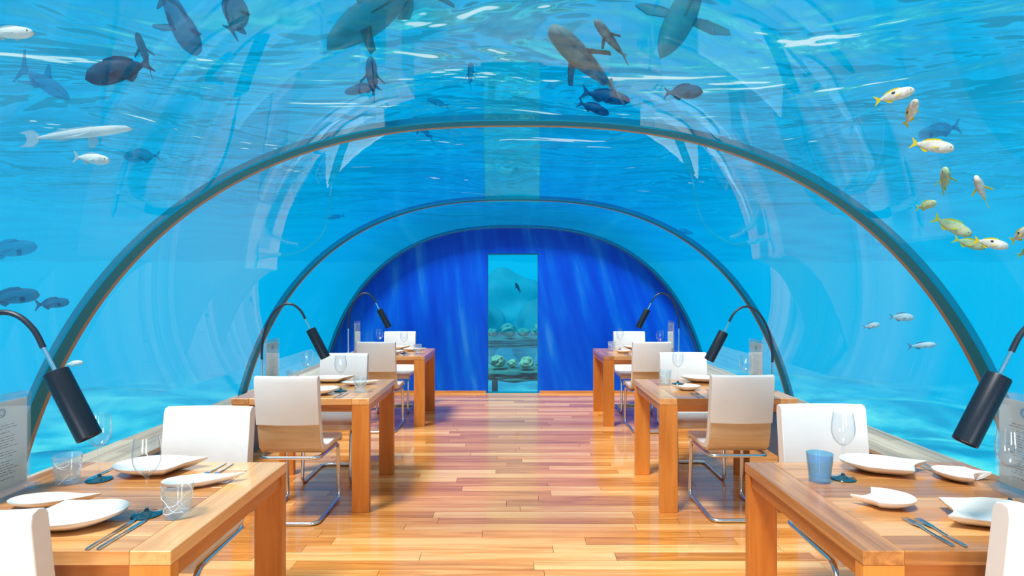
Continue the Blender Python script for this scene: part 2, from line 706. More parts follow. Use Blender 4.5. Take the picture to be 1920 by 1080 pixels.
for i, yj in enumerate((.48, 3.09, 5.70, 8.27)):
    t = struct(obj('trim_%d' % (i + 1), arch_band(yj - .115, yj - .03, -.004, .03), M_rib))
    obj('seal', arch_band(yj - .03, yj, -.004, .03), M_seal, t)

# end wall with the door opening
DX0, DX1, DZ = -.361, .354, 1.97
bm = BM()
xs = sorted(set([X_T - 2.71 + 5.42 * k / 80 for k in range(81)] + [DX0, DX1]))


def arch_z(x):
    return C_T + B_T * max(0, 1 - (abs(x - X_T) / A_T) ** E_T) ** (1 / E_T)


for xa, xb in zip(xs, xs[1:]):
    lo = DZ if (xa >= DX0 - 1e-6 and xb <= DX1 + 1e-6) else -.1
    za, zb = max(arch_z(xa), lo + .001), max(arch_z(xb), lo + .001)
    q = [bm.verts.new(v) for v in ((xa, Y1, lo), (xb, Y1, lo), (xb, Y1, zb), (xa, Y1, za),
                                   (xa, Y1 + .08, lo), (xb, Y1 + .08, lo), (xb, Y1 + .08, zb), (xa, Y1 + .08, za))]
    bm.faces.new((q[0], q[1], q[2], q[3]))
    bm.faces.new((q[7], q[6], q[5], q[4]))
    bm.faces.new((q[3], q[2], q[6], q[7]))
    if lo > 0:
        bm.faces.new((q[4], q[5], q[1], q[0]))
    if abs(xa - DX1) < 1e-6:
        bm.faces.new((q[0], q[3], q[7], q[4]))
    if abs(xb - DX0) < 1e-6:
        bm.faces.new((q[1], q[5], q[6], q[2]))
bmesh.ops.remove_doubles(bm, verts=bm.verts, dist=1e-5)
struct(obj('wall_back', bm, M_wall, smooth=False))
bm = BM()
box(bm, -LEDGE_X0, DX0 - .02, Y1 - .02, Y1 - .001, 0, .035)
box(bm, DX1 + .02, LEDGE_X0, Y1 - .02, Y1 - .001, 0, .035)
struct(obj('baseboard_back', bm, M_skirt, smooth=False))
door = struct(obj('door_1', box(BM(), DX0 + .004, DX1 - .004, Y1 + .03, Y1 + .042, .012, DZ - .015), M_doorglass, smooth=False))
bm = BM()
box(bm, DX0, DX1, Y1 + .005, Y1 + .06, DZ - .018, DZ)
box(bm, DX0, DX0 + .008, Y1 + .005, Y1 + .06, 0.0, DZ - .018)
box(bm, DX1 - .008, DX1, Y1 + .005, Y1 + .06, 0.0, DZ - .018)
obj('door_frame', bm, M_rib, door, smooth=False)
struct(obj('trim_threshold', box(BM(), DX0, DX1, Y1 - .01, Y1 + .075, -.1, .010), M_rib, smooth=False))

# the sea: surface above, bed below
bm = BM()
SN, SW = 150, 75.0
g = []
for j in range(SN + 1):
    rowv = []
    for i in range(SN + 1):
        x = -SW + 2 * SW * i / SN
        yv = -SW + 2 * SW * j / SN
        rowv.append(bm.verts.new((x, yv, .10 * sin(x * .7 + yv * .3) + .08 * sin(yv * 1.1 - x * .2))))
    g.append(rowv)
for j in range(SN):
    for i in range(SN):
        bm.faces.new((g[j][i], g[j][i + 1], g[j + 1][i + 1], g[j + 1][i]))
sea = obj('sea_surface', bm, surface_mat())
sea.location = (0, 6, 5.2)
sea['kind'] = 'structure'
bm = BM()
g = []
for j in range(91):
    rowv = []
    for i in range(91):
        x = -36 + 72 * i / 90
        yv = -36 + 72 * j / 90
        rowv.append(bm.verts.new((x, yv, .16 * sin(x * .9 + 1.3 * sin(yv * .5)) + .14 * sin(yv * 1.3 + x * .4) + random.uniform(-.05, .05))))
    g.append(rowv)
for j in range(90):
    for i in range(90):
        bm.faces.new((g[j][i], g[j][i + 1], g[j + 1][i + 1], g[j + 1][i]))
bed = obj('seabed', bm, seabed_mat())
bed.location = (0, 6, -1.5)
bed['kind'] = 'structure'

# ================================================================== furniture
TABLE_Y = (1.62, 3.86, 6.28)        # front edges of the three rows
TD = .83                            # table depth
PLACE = {(-1, 0): 'nearest left table', (1, 0): 'nearest right table', (-1, 1): 'middle left table', (1, 1): 'middle right table',
         (-1, 2): 'farthest left table', (1, 2): 'farthest right table'}


def table_x(s):
    return (-1.86, -.94) if s < 0 else (.972, 1.872)


def make_table():
    W = .91
    t = thing('dining_table', 'x', 'table', (0, 0, 0), group='teak dining tables along the tunnel')
    endw = .115
    n = 8
    pw = TD / n
    for k in range(n):
        b = box(BM(), -(W / 2 - endw) + .0008, (W / 2 - endw) - .0008, -pw / 2 + .0006, pw / 2 - .0006, -.04, 0)
        q = obj('plank', b, M_table, t, smooth=False, bevel=.0015, segs=1)
        q.location = (0, pw * (k + .5), .75)
    for sx in (-1, 1):
        b = box(BM(), -TD / 2, TD / 2, -endw / 2, endw / 2, -.04, 0)
        q = obj('plank', b, M_table, t, smooth=False, bevel=.002, segs=1)
        q.location = (sx * (W / 2 - endw / 2), TD / 2, .75)
        q.rotation_euler = (0, 0, pi / 2)
    for sx in (-1, 1):
        for sy in (0, 1):
            b = box(BM(), -.0575, .0575, -.021, .021, -.355, .355)
            q = obj('leg', b, M_leg, t, smooth=False, bevel=.002, segs=1)
            q.location = (sx * (W / 2 - .0595), .0225 if sy == 0 else TD - .0225, .355)
    for sy in (0, 1):
        b = box(BM(), -(W / 2 - .118), W / 2 - .118, -.010, .010, -.05, 0)
        q = obj('apron', b, M_apron, t, smooth=False, bevel=.001, segs=1)
        q.location = (0, .03 if sy == 0 else TD - .03, .7095)
    for sx in (-1, 1):
        b = box(BM(), -(TD / 2 - .046), TD / 2 - .046, -.010, .010, -.05, 0)
        q = obj('apron', b, M_apron, t, smooth=False, bevel=.001, segs=1)
        q.location = (sx * (W / 2 - .02), TD / 2, .7095)
        q.rotation_euler = (0, 0, pi / 2)
    return t


def make_chair():
    """Cantilever chair; it looks towards +y, its back stands at -y."""
    t = thing('dining_chair', 'x', 'chair', group='white cantilever chairs')
    HW = .192

    def bend(p):
        w = max(0, min(1, (p.z - .46) / .12))
        return Vector((p.x * (1 - .02 * w * 0), p.y - .022 * w * (1 - (p.x / HW) ** 2), p.z))
    inner = [(.245, .418), (.225, .436), (.10, .438), (-.08, .436), (-.150, .446), (-.188, .480), (-.205, .54), (-.222, .66), (-.250, .90)]
    th = .012
    outer = [(-.262, .90), (-.236, .66), (-.219, .54), (-.202, .474), (-.158, .434), (-.08, .424), (.10, .425), (.22, .423), (.236, .410)]
    obj('shell', prism(BM(), inner + outer, -HW, HW, 8, bend), M_shell, t, bevel=.002, segs=1)
    # upholstery: seat cushion, back cushion, wrapped over the top and down behind
    pad = [(.252, .412), (.262, .430), (.255, .452), (.225, .468), (.10, .466), (-.06, .464), (-.115, .474), (-.150, .500), (-.170, .56),
           (-.188, .66), (-.222, .915), (-.232, .930), (-.252, .935), (-.272, .928), (-.276, .90), (-.252, .700), (-.2425, .628), (-.2365, .628),
           (-.2225, .66), (-.206, .54), (-.189, .481), (-.151, .4475), (-.08, .4385), (.10, .4395), (.226, .437), (.243, .420)]
    obj('upholstery', prism(BM(), pad, -HW - .004, HW + .004, 10, bend), M_white, t, angle=50, bevel=.011, segs=3)
    x = .180
    loop = [(-x, -.20, .412), (x, -.20, .412), (x, .205, .402), (x, .235, .0125), (x, -.235, .0125), (-x, -.235, .0125), (-x, .235, .0125), (-x, .205, .402)]
    obj('frame', tube(BM(), fillet(loop, .05, 6, True), .0125, 10, True), M_chrome, t, angle=60)
    bm = BM()
    box(bm, -.15, .15, -.03, .03, .400, .424)
    obj('seat_bracket', bm, M_goose, t, bevel=.003)
    return t


tables, chairs = {}, {}
chair_spots = {   # (side, row): (x, y of the camera-side chair), (x, y of the far chair) measured at the backrest
    (-1, 0): ((-1.36, 1.43), (-1.387, 2.70)), (1, 0): ((1.43, 1.47), (1.435, 2.75)),
    (-1, 1): ((-1.40, 3.62), (-1.405, 4.91)), (1, 1): ((1.437, 3.67), (1.435, 4.98)),
    (-1, 2): ((-1.39, 5.95), (-1.42, 7.40)), (1, 2): ((1.41, 5.95), (1.46, 7.40))}
proto_t = proto_c = None
SIDES = ((-1, 0), (1, 0), (-1, 1), (1, 1), (-1, 2), (1, 2))
LOOK_T = {(-1, 0): 'teak dining table nearest the viewer in the left row', (1, 0): 'teak dining table nearest the viewer in the right row',
          (-1, 1): 'middle teak dining table of the left row', (1, 1): 'middle teak dining table of the right row',
          (-1, 2): 'teak dining table by the blue wall in the left row', (1, 2): 'teak dining table by the blue wall in the right row'}
for key in SIDES:
    s, r = key
    x0, x1 = table_x(s)
    loc = ((x0 + x1) / 2, TABLE_Y[r], 0)
    if proto_t is None:
        proto_t = make_table()
        t = proto_t
        t.location = loc
        t['label'] = LOOK_T[key]
    else:
        t = dup(proto_t, loc, None, LOOK_T[key])
    tables[key] = t
    for k, (cx, cy) in enumerate(chair_spots[key]):
        rz = 0 if k == 0 else pi
        loc = (cx, cy + .262 if k == 0 else cy - .262, 0)
        lab = ('white chair with its back to the viewer at the ' if k == 0 else 'white chair facing the viewer beyond the ') + PLACE[key]
        if proto_c is None:
            proto_c = make_chair()
            c = proto_c
            c.location = loc
            c.rotation_euler = (0, 0, rz)
            c['label'] = lab
        else:
            c = dup(proto_c, loc, rz, lab)


# ------------------------------------------------------------------ lamps
def make_lamp(s, lift=0.0):
    """Gooseneck lamp leaning to the aisle; local -s... x grows towards the aisle."""
    t = thing('table_lamp', 'x', 'lamp', group='gooseneck lamps on the tables')
    a = -s                                  # direction of the aisle
    bm = BM()
    lathe(bm, [(0, 0), (.028, 0), (.030, .004), (.029, .012), (.014, .018), (.009, .03), (0, .03)], 20)
    obj('base', bm, M_chrome, t)
    obj('post', tube(BM(), [(0, 0, .02), (0, 0, .20 + lift)], .0075, 10), M_chrome, t)
    path = [(0, 0, .195), (a * .0, 0, .26), (a * .012, 0, .36), (a * .045, 0, .46), (a * .10, 0, .545), (a * .165, 0, .585),
            (a * .225, 0, .578), (a * .275, 0, .535), (a * .305, 0, .48)]
    pts = []
    P = [Vector(p) + Vector((0, 0, lift)) for p in path]
    for i in range(len(P) - 1):
        p0, p1, p2, p3 = P[max(i - 1, 0)], P[i], P[i + 1], P[min(i + 2, len(P) - 1)]
        for k in range(5):
            u = k / 5
            pts.append(.5 * ((2 * p1) + (p2 - p0) * u + (2 * p0 - 5 * p1 + 4 * p2 - p3) * u * u + (3 * p1 - p0 - 3 * p2 + p3) * u ** 3))
    pts.append(P[-1])
    obj('gooseneck', tube(BM(), pts, .0085, 10), M_goose, t)
    d = Vector((a * .47, -.02, -.88)).normalized()
    j = P[-1]
    obj('stem', tube(BM(), [j - d * .01, j + d * .085], .0062, 10), M_chrome, t)
    h0 = j + d * .08
    bm = BM()
    lathe(bm, [(0, 0), (.024, 0), (.0335, .003), (.0345, .006), (.0345, .226), (.0330, .228), (.0315, .226), (.0310, .20), (0, .20)], 28)
    o = obj('shade', bm, M_black, t)
    q = Vector((0, 0, 1)).rotation_difference(d)
    o.location = h0
    o.rotation_mode = 'QUATERNION'
    o.rotation_quaternion = q
    bm = BM()
    lathe(bm, [(0, .2215), (.0308, .2215), (.0308, .214), (0, .214)], 24)
    o2 = obj('lens', bm, M_lens, o)
    return t


lamps = {(-1, 0): make_lamp(-1, .065), (1, 0): make_lamp(1, .055), (-1, 1): make_lamp(-1, .03), (1, 1): make_lamp(1, .01),
         (-1, 2): make_lamp(-1, .085), (1, 2): make_lamp(1, .085)}
lamp_spots = {(-1, 0): (-1.73, 1.78), (1, 0): (1.80, 1.76), (-1, 1): (-1.768, 4.13), (1, 1): (1.83, 4.14), (-1, 2): (-1.825, 6.50), (1, 2): (1.835, 6.50)}
for key in SIDES:
    s, r = key
    x, y = lamp_spots[key]
    lab = 'black gooseneck reading lamp standing on the ' + PLACE[key]
    l = lamps[key]
    l.location = (x, y, .7505)
    l['label'] = lab


# ------------------------------------------------------------------ menu stands
def make_stand(s):
    """Clear stand; the sheet lies in the y-z plane and looks to the aisle."""
    t = thing('menu_stand', 'x', 'menu', group='menus in clear stands')
    a = -s
    obj('base', box(BM(), min(a * .05, -a * .03), max(a * .05, -a * .03), -.118, .118, 0, .016), M_stand, t, smooth=False, bevel=.003)
    prof = [(-.115, .016), (.115, .016), (.115, .355), (-.115, .355)]
    prof = [(p.x, p.y) for p in fillet([(y, z, 0) for y, z in prof], .02, 4, True)]
    obj('front_pane', prism(BM(), prof, .004 * a, .008 * a), M_stand, t, smooth=False)
    obj('back_pane', prism(BM(), prof, -.008 * a, -.004 * a), M_stand, t, smooth=False)
    sh = obj('menu_sheet', box(BM(), -.0015, .0015, -.105, .105, .022, .330), M_paper, t, smooth=False)
    bm = BM()
    rnd = random.Random(11)
    z = .245
    xx = a * .0016
    while z > .05:
        w = rnd.uniform(.03, .072)
        y = -w
        while y < w:
            ww = min(rnd.uniform(.008, .022), w - y)
            box(bm, min(xx, xx + a * .0004), max(xx, xx + a * .0004), y, y + ww, z, z + .0026)
            y += ww + .004
        z -= rnd.choice((.009, .009, .016))
    obj('lettering', bm, M_ink, sh, smooth=False)
    bm = BM()
    lp = [(0 + xx, .014 * cos(2 * pi * k / 24), .292 + .014 * sin(2 * pi * k / 24)) for k in range(24)]
    tube(bm, lp, .0016, 6, True)
    lp = [(0 + xx, .0085 * cos(2 * pi * k / 20), .292 + .0085 * sin(2 * pi * k / 20)) for k in range(20)]
    tube(bm, lp, .0009, 6, True)
    obj('emblem', bm, M_logo, sh)
    return t


stand_L, stand_R = make_stand(-1), make_stand(1)
stand_spots = {(-1, 0): (-1.775, 2.035), (1, 0): (1.775, 2.035), (-1, 1): (-1.765, 4.30), (1, 1): (1.765, 4.26), (-1, 2): (-1.775, 6.69), (1, 2): (1.80, 6.69)}
for key in SIDES:
    s, r = key
    x, y = stand_spots[key]
    lab = 'printed menu in a clear upright stand on the ' + PLACE[key]
    if r == 0:
        l = stand_L if s < 0 else stand_R
        l.location = (x, y, .7505)
        l['label'] = lab
    else:
        dup(stand_L if s < 0 else stand_R, (x, y, .7505), None, lab)


# ------------------------------------------------------------------ tableware
def make_wine_glass():
    t = thing('wine_glass', 'x', 'glass', group='wine glasses on the tables')
    obj('foot', lathe(BM(), [(0, 0), (.043, 0), (.0455, .0015), (.044, .0035), (.020, .007), (.008, .013), (.005, .022), (0, .022)], 28), M_gbase, t)
    obj('stem', lathe(BM(), [(.0048, .020), (.0036, .05), (.0034, .09), (.0045, .118), (.009, .128)], 14), M_glass, t)
    prof = [(.004, .124), (.012, .128), (.024, .138), (.035, .155), (.0405, .175), (.0415, .195), (.039, .220), (.0345, .250),
            (.0338, .250), (.0382, .220), (.0406, .195), (.0396, .175), (.0342, .156), (.0235, .140), (.012, .131), (0, .130)]
    obj('bowl', lathe(BM(), prof, 32), M_glass, t)
    return t


def make_tumbler(mat, swirl=True):
    t = thing('tumbler', 'x', 'tumbler', group='water tumblers on the tables')
    prof = [(0, 0), (.034, 0), (.037, .003), (.0415, .05), (.0475, .104), (.0455, .1055), (.0440, .103), (.038, .05), (.0340, .018), (0, .016)]
    obj('body', lathe(BM(), prof, 30), mat, t)
    if swirl:
        rnd = random.Random(3)
        bm = BM()
        for k in range(5):
            a0 = rnd.uniform(0, 6.28)
            sp = rnd.uniform(1.2, 4.2) * rnd.choice((-1, 1))
            pts = []
            for i in range(16):
                z = .012 + (.085 - .012) * i / 15
                r_ = .0372 + (z / .104) * .0095 + .0006
                pts.append((r_ * cos(a0 + sp * i / 15), r_ * sin(a0 + sp * i / 15), z + .006 * sin(i * .8 + k)))
            tube(bm, pts, .0009, 5)
        obj('swirl', bm, M_swirl, t)
    return t


def smooth_closed(ctrl, n=6):
    """ctrl: (x, y, sharp). Catmull-Rom through the points, sharp ones keep their corner."""
    out = []
    L = len(ctrl)
    for i in range(L):
        p0, p1, p2, p3 = (Vector(ctrl[(i + k - 1) % L][:2]) for k in range(4))
        if ctrl[i][2]:
            p0 = p1 - (p2 - p1)
        if ctrl[(i + 1) % L][2]:
            p3 = p2 + (p2 - p1)
        for k in range(n):
            u = k / n
            out.append(.5 * ((2 * p1) + (p2 - p0) * u + (2 * p0 - 5 * p1 + 4 * p2 - p3) * u * u + (3 * p1 - p0 - 3 * p2 + p3) * u ** 3))
    return out


WING = [(-1.12, .10, 1), (-.70, .06, 0), (-.30, .26, 0), (-.06, .60, 0), (.10, .86, 1), (.55, .70, 0), (.93, .28, 0), (1.0, -.15, 0), (.80, -.55, 0),
        (.40, -.76, 0), (-.10, -.74, 0), (-.56, -.62, 1), (-.72, -.28, 0)]
LEAF = [(-1.20, .06, 1), (-.70, .34, 0), (-.15, .60, 0), (.40, .66, 0), (.85, .42, 0), (1.0, .0, 0), (.85, -.45, 0), (.40, -.66, 0), (-.05, -.60, 0), (-.62, -.24, 0)]
SHIELD = [(-1.08, -.25, 1), (-.70, .08, 0), (-.52, .55, 0), (-.42, .86, 1), (.1, .80, 0), (.62, .72, 0), (.98, .35, 0), (1.02, -.10, 0), (.80, -.52, 0),
          (.38, -.76, 0), (-.15, -.72, 0), (-.62, -.48, 0)]


def make_plate(kind, sx, sy, h):
    ctrl = {'wing': WING, 'leaf': LEAF, 'shield': SHIELD}[kind]
    line = smooth_closed(ctrl, 6)
    bm = BM()
    levels = [0, .35, .55, .72, .86, 1.0]

    def z_at(sc, p):
        r = p.length
        lift = max(0, r - .72) * .35
        return h * (.12 + .88 * (max(0, sc - .45) / .55) ** 1.6) + h * 1.1 * lift * sc ** 3
    top, bot = [], []
    for sc in levels:
        if sc == 0:
            top.append([bm.verts.new((0, 0, h * .12 + .004))])
            bot.append([bm.verts.new((0, 0, .0))])
        else:
            top.append([bm.verts.new((p.x * sc * sx, p.y * sc * sy, z_at(sc, p) + .004)) for p in line])
            q = sc * (.985 if sc == 1 else .96)
            bot.append([bm.verts.new((p.x * q * sx, p.y * q * sy, max(0, z_at(sc, p) - h * .14) if sc > .4 else 0)) for p in line])
    n = len(line)
    for layers, flip in ((top, False), (bot, True)):
        for a, b in zip(layers, layers[1:]):
            for k in range(n):
                k2 = (k + 1) % n
                f = (a[0], b[k], b[k2]) if len(a) == 1 else (a[k], b[k], b[k2], a[k2])
                bm.faces.new(f)
    for k in range(n):
        bm.faces.new((top[-1][k], top[-1][(k + 1) % n], bot[-1][(k + 1) % n], bot[-1][k]))
    return bm


def plate_mesh(name, *a):
    me = mesh_from(make_plate(*a), name, True, 55)
    me.materials.append(M_porc)
    return me


ME_BIG = plate_mesh('dinner_plate', 'shield', .155, .135, .032)
ME_SMALL = plate_mesh('side_plate', 'wing', .094, .098, .026)
ME_LONG = plate_mesh('side_plate', 'leaf', .125, .085, .022)


def make_fork():
    bm = BM()
    # handle along +y, tines at the far end
    rings = [(0, .0045, .0012), (.01, .0055, .0016), (.09, .0042, .0016), (.125, .0035, .0016), (.138, .008, .0012), (.150, .0115, .001), (.158, .0118, .001)]
    prev = None
    for y, w, th in rings:
        zc = .003 + .010 * max(0, (y - .09) / .07) * (1 - max(0, (y - .09) / .07)) * 1.2
        ring = [bm.verts.new(v) for v in ((-w, y, zc - th), (w, y, zc - th), (w, y, zc + th), (-w, y, zc + th))]
        if prev:
            for k in range(4):
                bm.faces.new((prev[k], prev[(k + 1) % 4], ring[(k + 1) % 4], ring[k]))
        else:
            bm.faces.new(ring[::-1])
        prev = ring
    bm.faces.new(prev)
    for k in range(4):
        x = -.0095 + .0063 * k
        box(bm, x - .0017, x + .0017, .157, .200, .0035, .0055)
    return bm


def make_knife():
    bm = BM()
    rings = [(0, .0045, .0024), (.012, .0052, .0028), (.095, .0045, .0028), (.105, .0040, .002), (.112, .0070, .0011), (.18, .0085, .0009), (.205, .0055, .0007), (.213, .001, .0005)]
    prev = None
    for y, w, th in rings:
        ring = [bm.verts.new(v) for v in ((-w, y, .003 - th), (w * .7, y, .003 - th), (w * .7, y, .003 + th), (-w, y, .003 + th))]
        if prev:
            for k in range(4):
                bm.faces.new((prev[k], prev[(k + 1) % 4], ring[(k + 1) % 4], ring[k]))
        else:
            bm.faces.new(ring[::-1])
        prev = ring
    bm.faces.new(prev)
    return bm


ME_FORK = mesh_from(make_fork(), 'fork', True, 40)
ME_FORK.materials.append(M_steel)
ME_KNIFE = mesh_from(make_knife(), 'knife', True, 40)
ME_KNIFE.materials.append(M_steel)
wine0 = make_wine_glass()
tum_clear = make_tumbler(M_tumb)
tum_blue = make_tumbler(M_blueglass, False)
used = {}
TOP = .7506


def put(proto, x, y, label, rz=0.0):
    if id(proto) not in used:
        used[id(proto)] = 1
        proto.location = (x, y, TOP)
        proto.rotation_euler = (0, 0, rz)
        proto['label'] = label
        return proto
    return dup(proto, (x, y, TOP), rz, label)


def flat(name, me, x, y, rz, label, cat, group):
    o = obj(name, me, None)
    o.location = (x, y, TOP)
    o.rotation_euler = (0, 0, rz)
    tag(o, label, cat, group)
    return o


for key in SIDES:
    s, r = key
    dy = TABLE_Y[r] - 1.62
    T = PLACE[key]
    j = random.Random(17 * r + s)
    q = (lambda a: 0.0) if r == 0 else (lambda a: j.uniform(-a, a))
    if s < 0:
        wa = (-1.172, 1.877) if r == 0 else (-1.22, 1.91)
        put(wine0, wa[0], wa[1] + dy, 'empty wine glass on the aisle side of the ' + T)
        put(wine0, -1.566 + q(.004), 2.22 + dy + q(.004), 'empty wine glass on the water side of the ' + T)
        put(tum_clear, -1.067 + q(.01), 1.865 + dy + q(.02), 'clear swirled tumbler near the aisle corner of the ' + T, q(2))
        put(tum_clear, -1.660 + q(.003), 2.185 + dy + q(.003), 'clear swirled tumbler on the water side of the ' + T, 1.2)
        P = [('b', -1.365, 1.80, pi * .06), ('S', -1.545, 1.965, pi * 1.07), ('b', -1.40, 2.325, pi * 1.05), ('S', -1.155, 2.165, pi * 1.13)]
        K = [('k', -1.179, 1.622, -.0), ('k', -1.149, 1.624, -.02), ('f', -1.158, 2.425, pi + .02), ('f', -1.19, 2.43, pi - .03), ('k', -1.60, 2.43, pi - .05),
             ]
    else:
        put(tum_blue if r == 0 else tum_clear, 1.155 + q(.003), 2.21 + dy + q(.01), ('blue-tinted' if r == 0 else 'clear swirled') + ' tumbler near the aisle corner of the ' + T, .4)
        put(wine0, 1.257 + q(.003), 2.235 + dy + q(.01), 'empty wine glass on the aisle side of the ' + T)
        put(wine0, 1.665 + q(.004), 1.965 + dy + q(.02), 'empty wine glass on the water side of the ' + T)
        P = [('b', 1.475, 2.335, pi * .02), ('s', 1.70, 2.225, pi * .98), ('s', 1.240, 1.965, .0), ('b', 1.475, 1.82, .10)]
        P[0] = ('b', 1.475, 2.335, pi * .93)
        K = [('f', 1.235, 1.645, .02), ('f', 1.268, 1.640, .01), ('f', 1.655, 2.44, pi + .05), ('f', 1.69, 2.44, pi + .03)]
    nb = ns = nf = 0
    for kind, x, y, rz in P:
        nearside = 'beside the viewer-side chair' if y < 2.1 else 'beside the far-side chair'
        if kind == 'b':
            flat('dinner_plate', ME_BIG, x + q(.008), y + dy + q(.012), rz, 'large white shield-shaped plate %s of the %s' % (nearside, T), 'plate', 'white plates')
        else:
            flat('side_plate', ME_SMALL if kind == 's' else ME_LONG, x + q(.008), y + dy + q(.012), rz, 'small white %s-shaped plate %s of the %s' % ('wing' if kind == 's' else 'leaf', nearside, T), 'plate', 'white plates')
    order = ['first', 'second']
    count = {}
    for kind, x, y, rz in K:
        end = 'viewer-side' if y < 2.1 else 'far-side'
        where = 'aisle' if abs(x) < 1.4 else 'water'
        c = count.setdefault((kind, end, where), 0)
        count[(kind, end, where)] += 1
        name, me = ('fork', ME_FORK) if kind == 'f' else ('knife', ME_KNIFE)
        total = sum(1 for k2 in K if k2[0] == kind and (('viewer-side' if k2[2] < 2.1 else 'far-side'), ('aisle' if abs(k2[1]) < 1.4 else 'water')) == (end, where))
        which = '' if total == 1 else ('outer ' if (abs(x) == min(abs(k2[1]) for k2 in K if k2[0] == kind and (('viewer-side' if k2[2] < 2.1 else 'far-side'), ('aisle' if abs(k2[1]) < 1.4 else 'water')) == (end, where))) else 'inner ')
        flat(name, me, x, y + dy, rz, 'steel %s, %son the %s %s corner of the %s' % (name, which.replace('outer ', 'nearer the aisle, ').replace('inner ', 'farther from the aisle, '), end, where, T), name, 'cutlery on the tables')


# ================================================================== reef beyond the door
def lump(name, mat, loc, r, seed, label, sub=3, rough=.25, squash=.8, group='corals on the reef'):
    bm = BM()
    bmesh.ops.create_icosphere(bm, subdivisions=sub, radius=1)
    rnd = random.Random(seed)
    ks = [(Vector((rnd.uniform(-1, 1), rnd.uniform(-1, 1), rnd.uniform(-1, 1))) * rnd.uniform(3, 12), rnd.uniform(0, 6)) for _ in range(7)]
    for v in bm.verts:
        d = sum(sin(k.dot(v.co) + p) for k, p in ks) / 7
        v.co *= 1 + rough * d
        v.co.z *= squash
    o = obj(name, bm, mat, angle=80)
    o.scale = (r, r, r)
    o.location = loc
    o.rotation_euler = (0, 0, rnd.uniform(0, 6))
    return tag(o, label, 'coral', group)


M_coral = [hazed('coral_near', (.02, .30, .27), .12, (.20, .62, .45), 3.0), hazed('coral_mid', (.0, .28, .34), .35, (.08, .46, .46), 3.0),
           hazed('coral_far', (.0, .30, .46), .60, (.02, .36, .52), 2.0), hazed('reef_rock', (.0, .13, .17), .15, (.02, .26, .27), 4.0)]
def reef_shelf(y, z, half, label, mat, posts):
    sh = thing('coral_shelf', label, 'reef shelf', (0, y, -1.6))
    bm = BM()
    box(bm, -half, half, -.35, .35, z + 1.6 - .17, z + 1.6)
    bmesh.ops.subdivide_edges(bm, edges=bm.edges, cuts=9, use_grid_fill=True)
    for v in bm.verts:
        v.co += Vector((random.uniform(-.03, .03), random.uniform(-.04, .04), random.uniform(-.035, .02)))
    obj('slab', bm, mat, sh, angle=60)
    for px in posts:
        obj('post', tube(BM(), [(px, 0, 0), (px, 0, z + 1.6 - .15)], .055, 8), mat, sh)


RY1, RZ1, RY2, RZ2 = 10.6, .03, 12.7, .40
reef_shelf(RY1, RZ1, 1.5, 'dark growth-covered reef shelf on posts just beyond the glass door', M_coral[3], (-.33, 1.0))
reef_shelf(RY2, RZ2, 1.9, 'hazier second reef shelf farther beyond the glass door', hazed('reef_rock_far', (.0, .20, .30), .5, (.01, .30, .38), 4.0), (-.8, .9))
ORD = ['first', 'second', 'third', 'fourth', 'fifth', 'sixth', 'seventh', 'eighth', 'ninth', 'tenth']
x = -.66
for k, rr in enumerate((.10, .13, .085, .12, .075, .10, .07, .12, .10, .13)):
    x += rr
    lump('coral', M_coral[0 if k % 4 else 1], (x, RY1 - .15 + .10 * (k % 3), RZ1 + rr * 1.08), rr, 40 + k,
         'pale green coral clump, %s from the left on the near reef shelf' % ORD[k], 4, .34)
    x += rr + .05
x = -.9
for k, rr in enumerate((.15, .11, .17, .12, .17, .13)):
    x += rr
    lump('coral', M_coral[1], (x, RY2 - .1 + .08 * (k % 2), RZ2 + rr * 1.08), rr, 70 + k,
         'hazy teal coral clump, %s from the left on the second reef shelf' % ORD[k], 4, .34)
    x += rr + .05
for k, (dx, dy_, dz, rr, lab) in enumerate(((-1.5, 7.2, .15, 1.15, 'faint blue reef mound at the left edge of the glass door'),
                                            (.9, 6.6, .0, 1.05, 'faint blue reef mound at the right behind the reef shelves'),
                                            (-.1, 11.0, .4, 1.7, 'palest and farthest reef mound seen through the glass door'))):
    lump('reef_mound', M_coral[2], (dx, RY1 + dy_, dz), rr, 90 + k, lab, 4, .30, 1.0, 'far reef mounds')


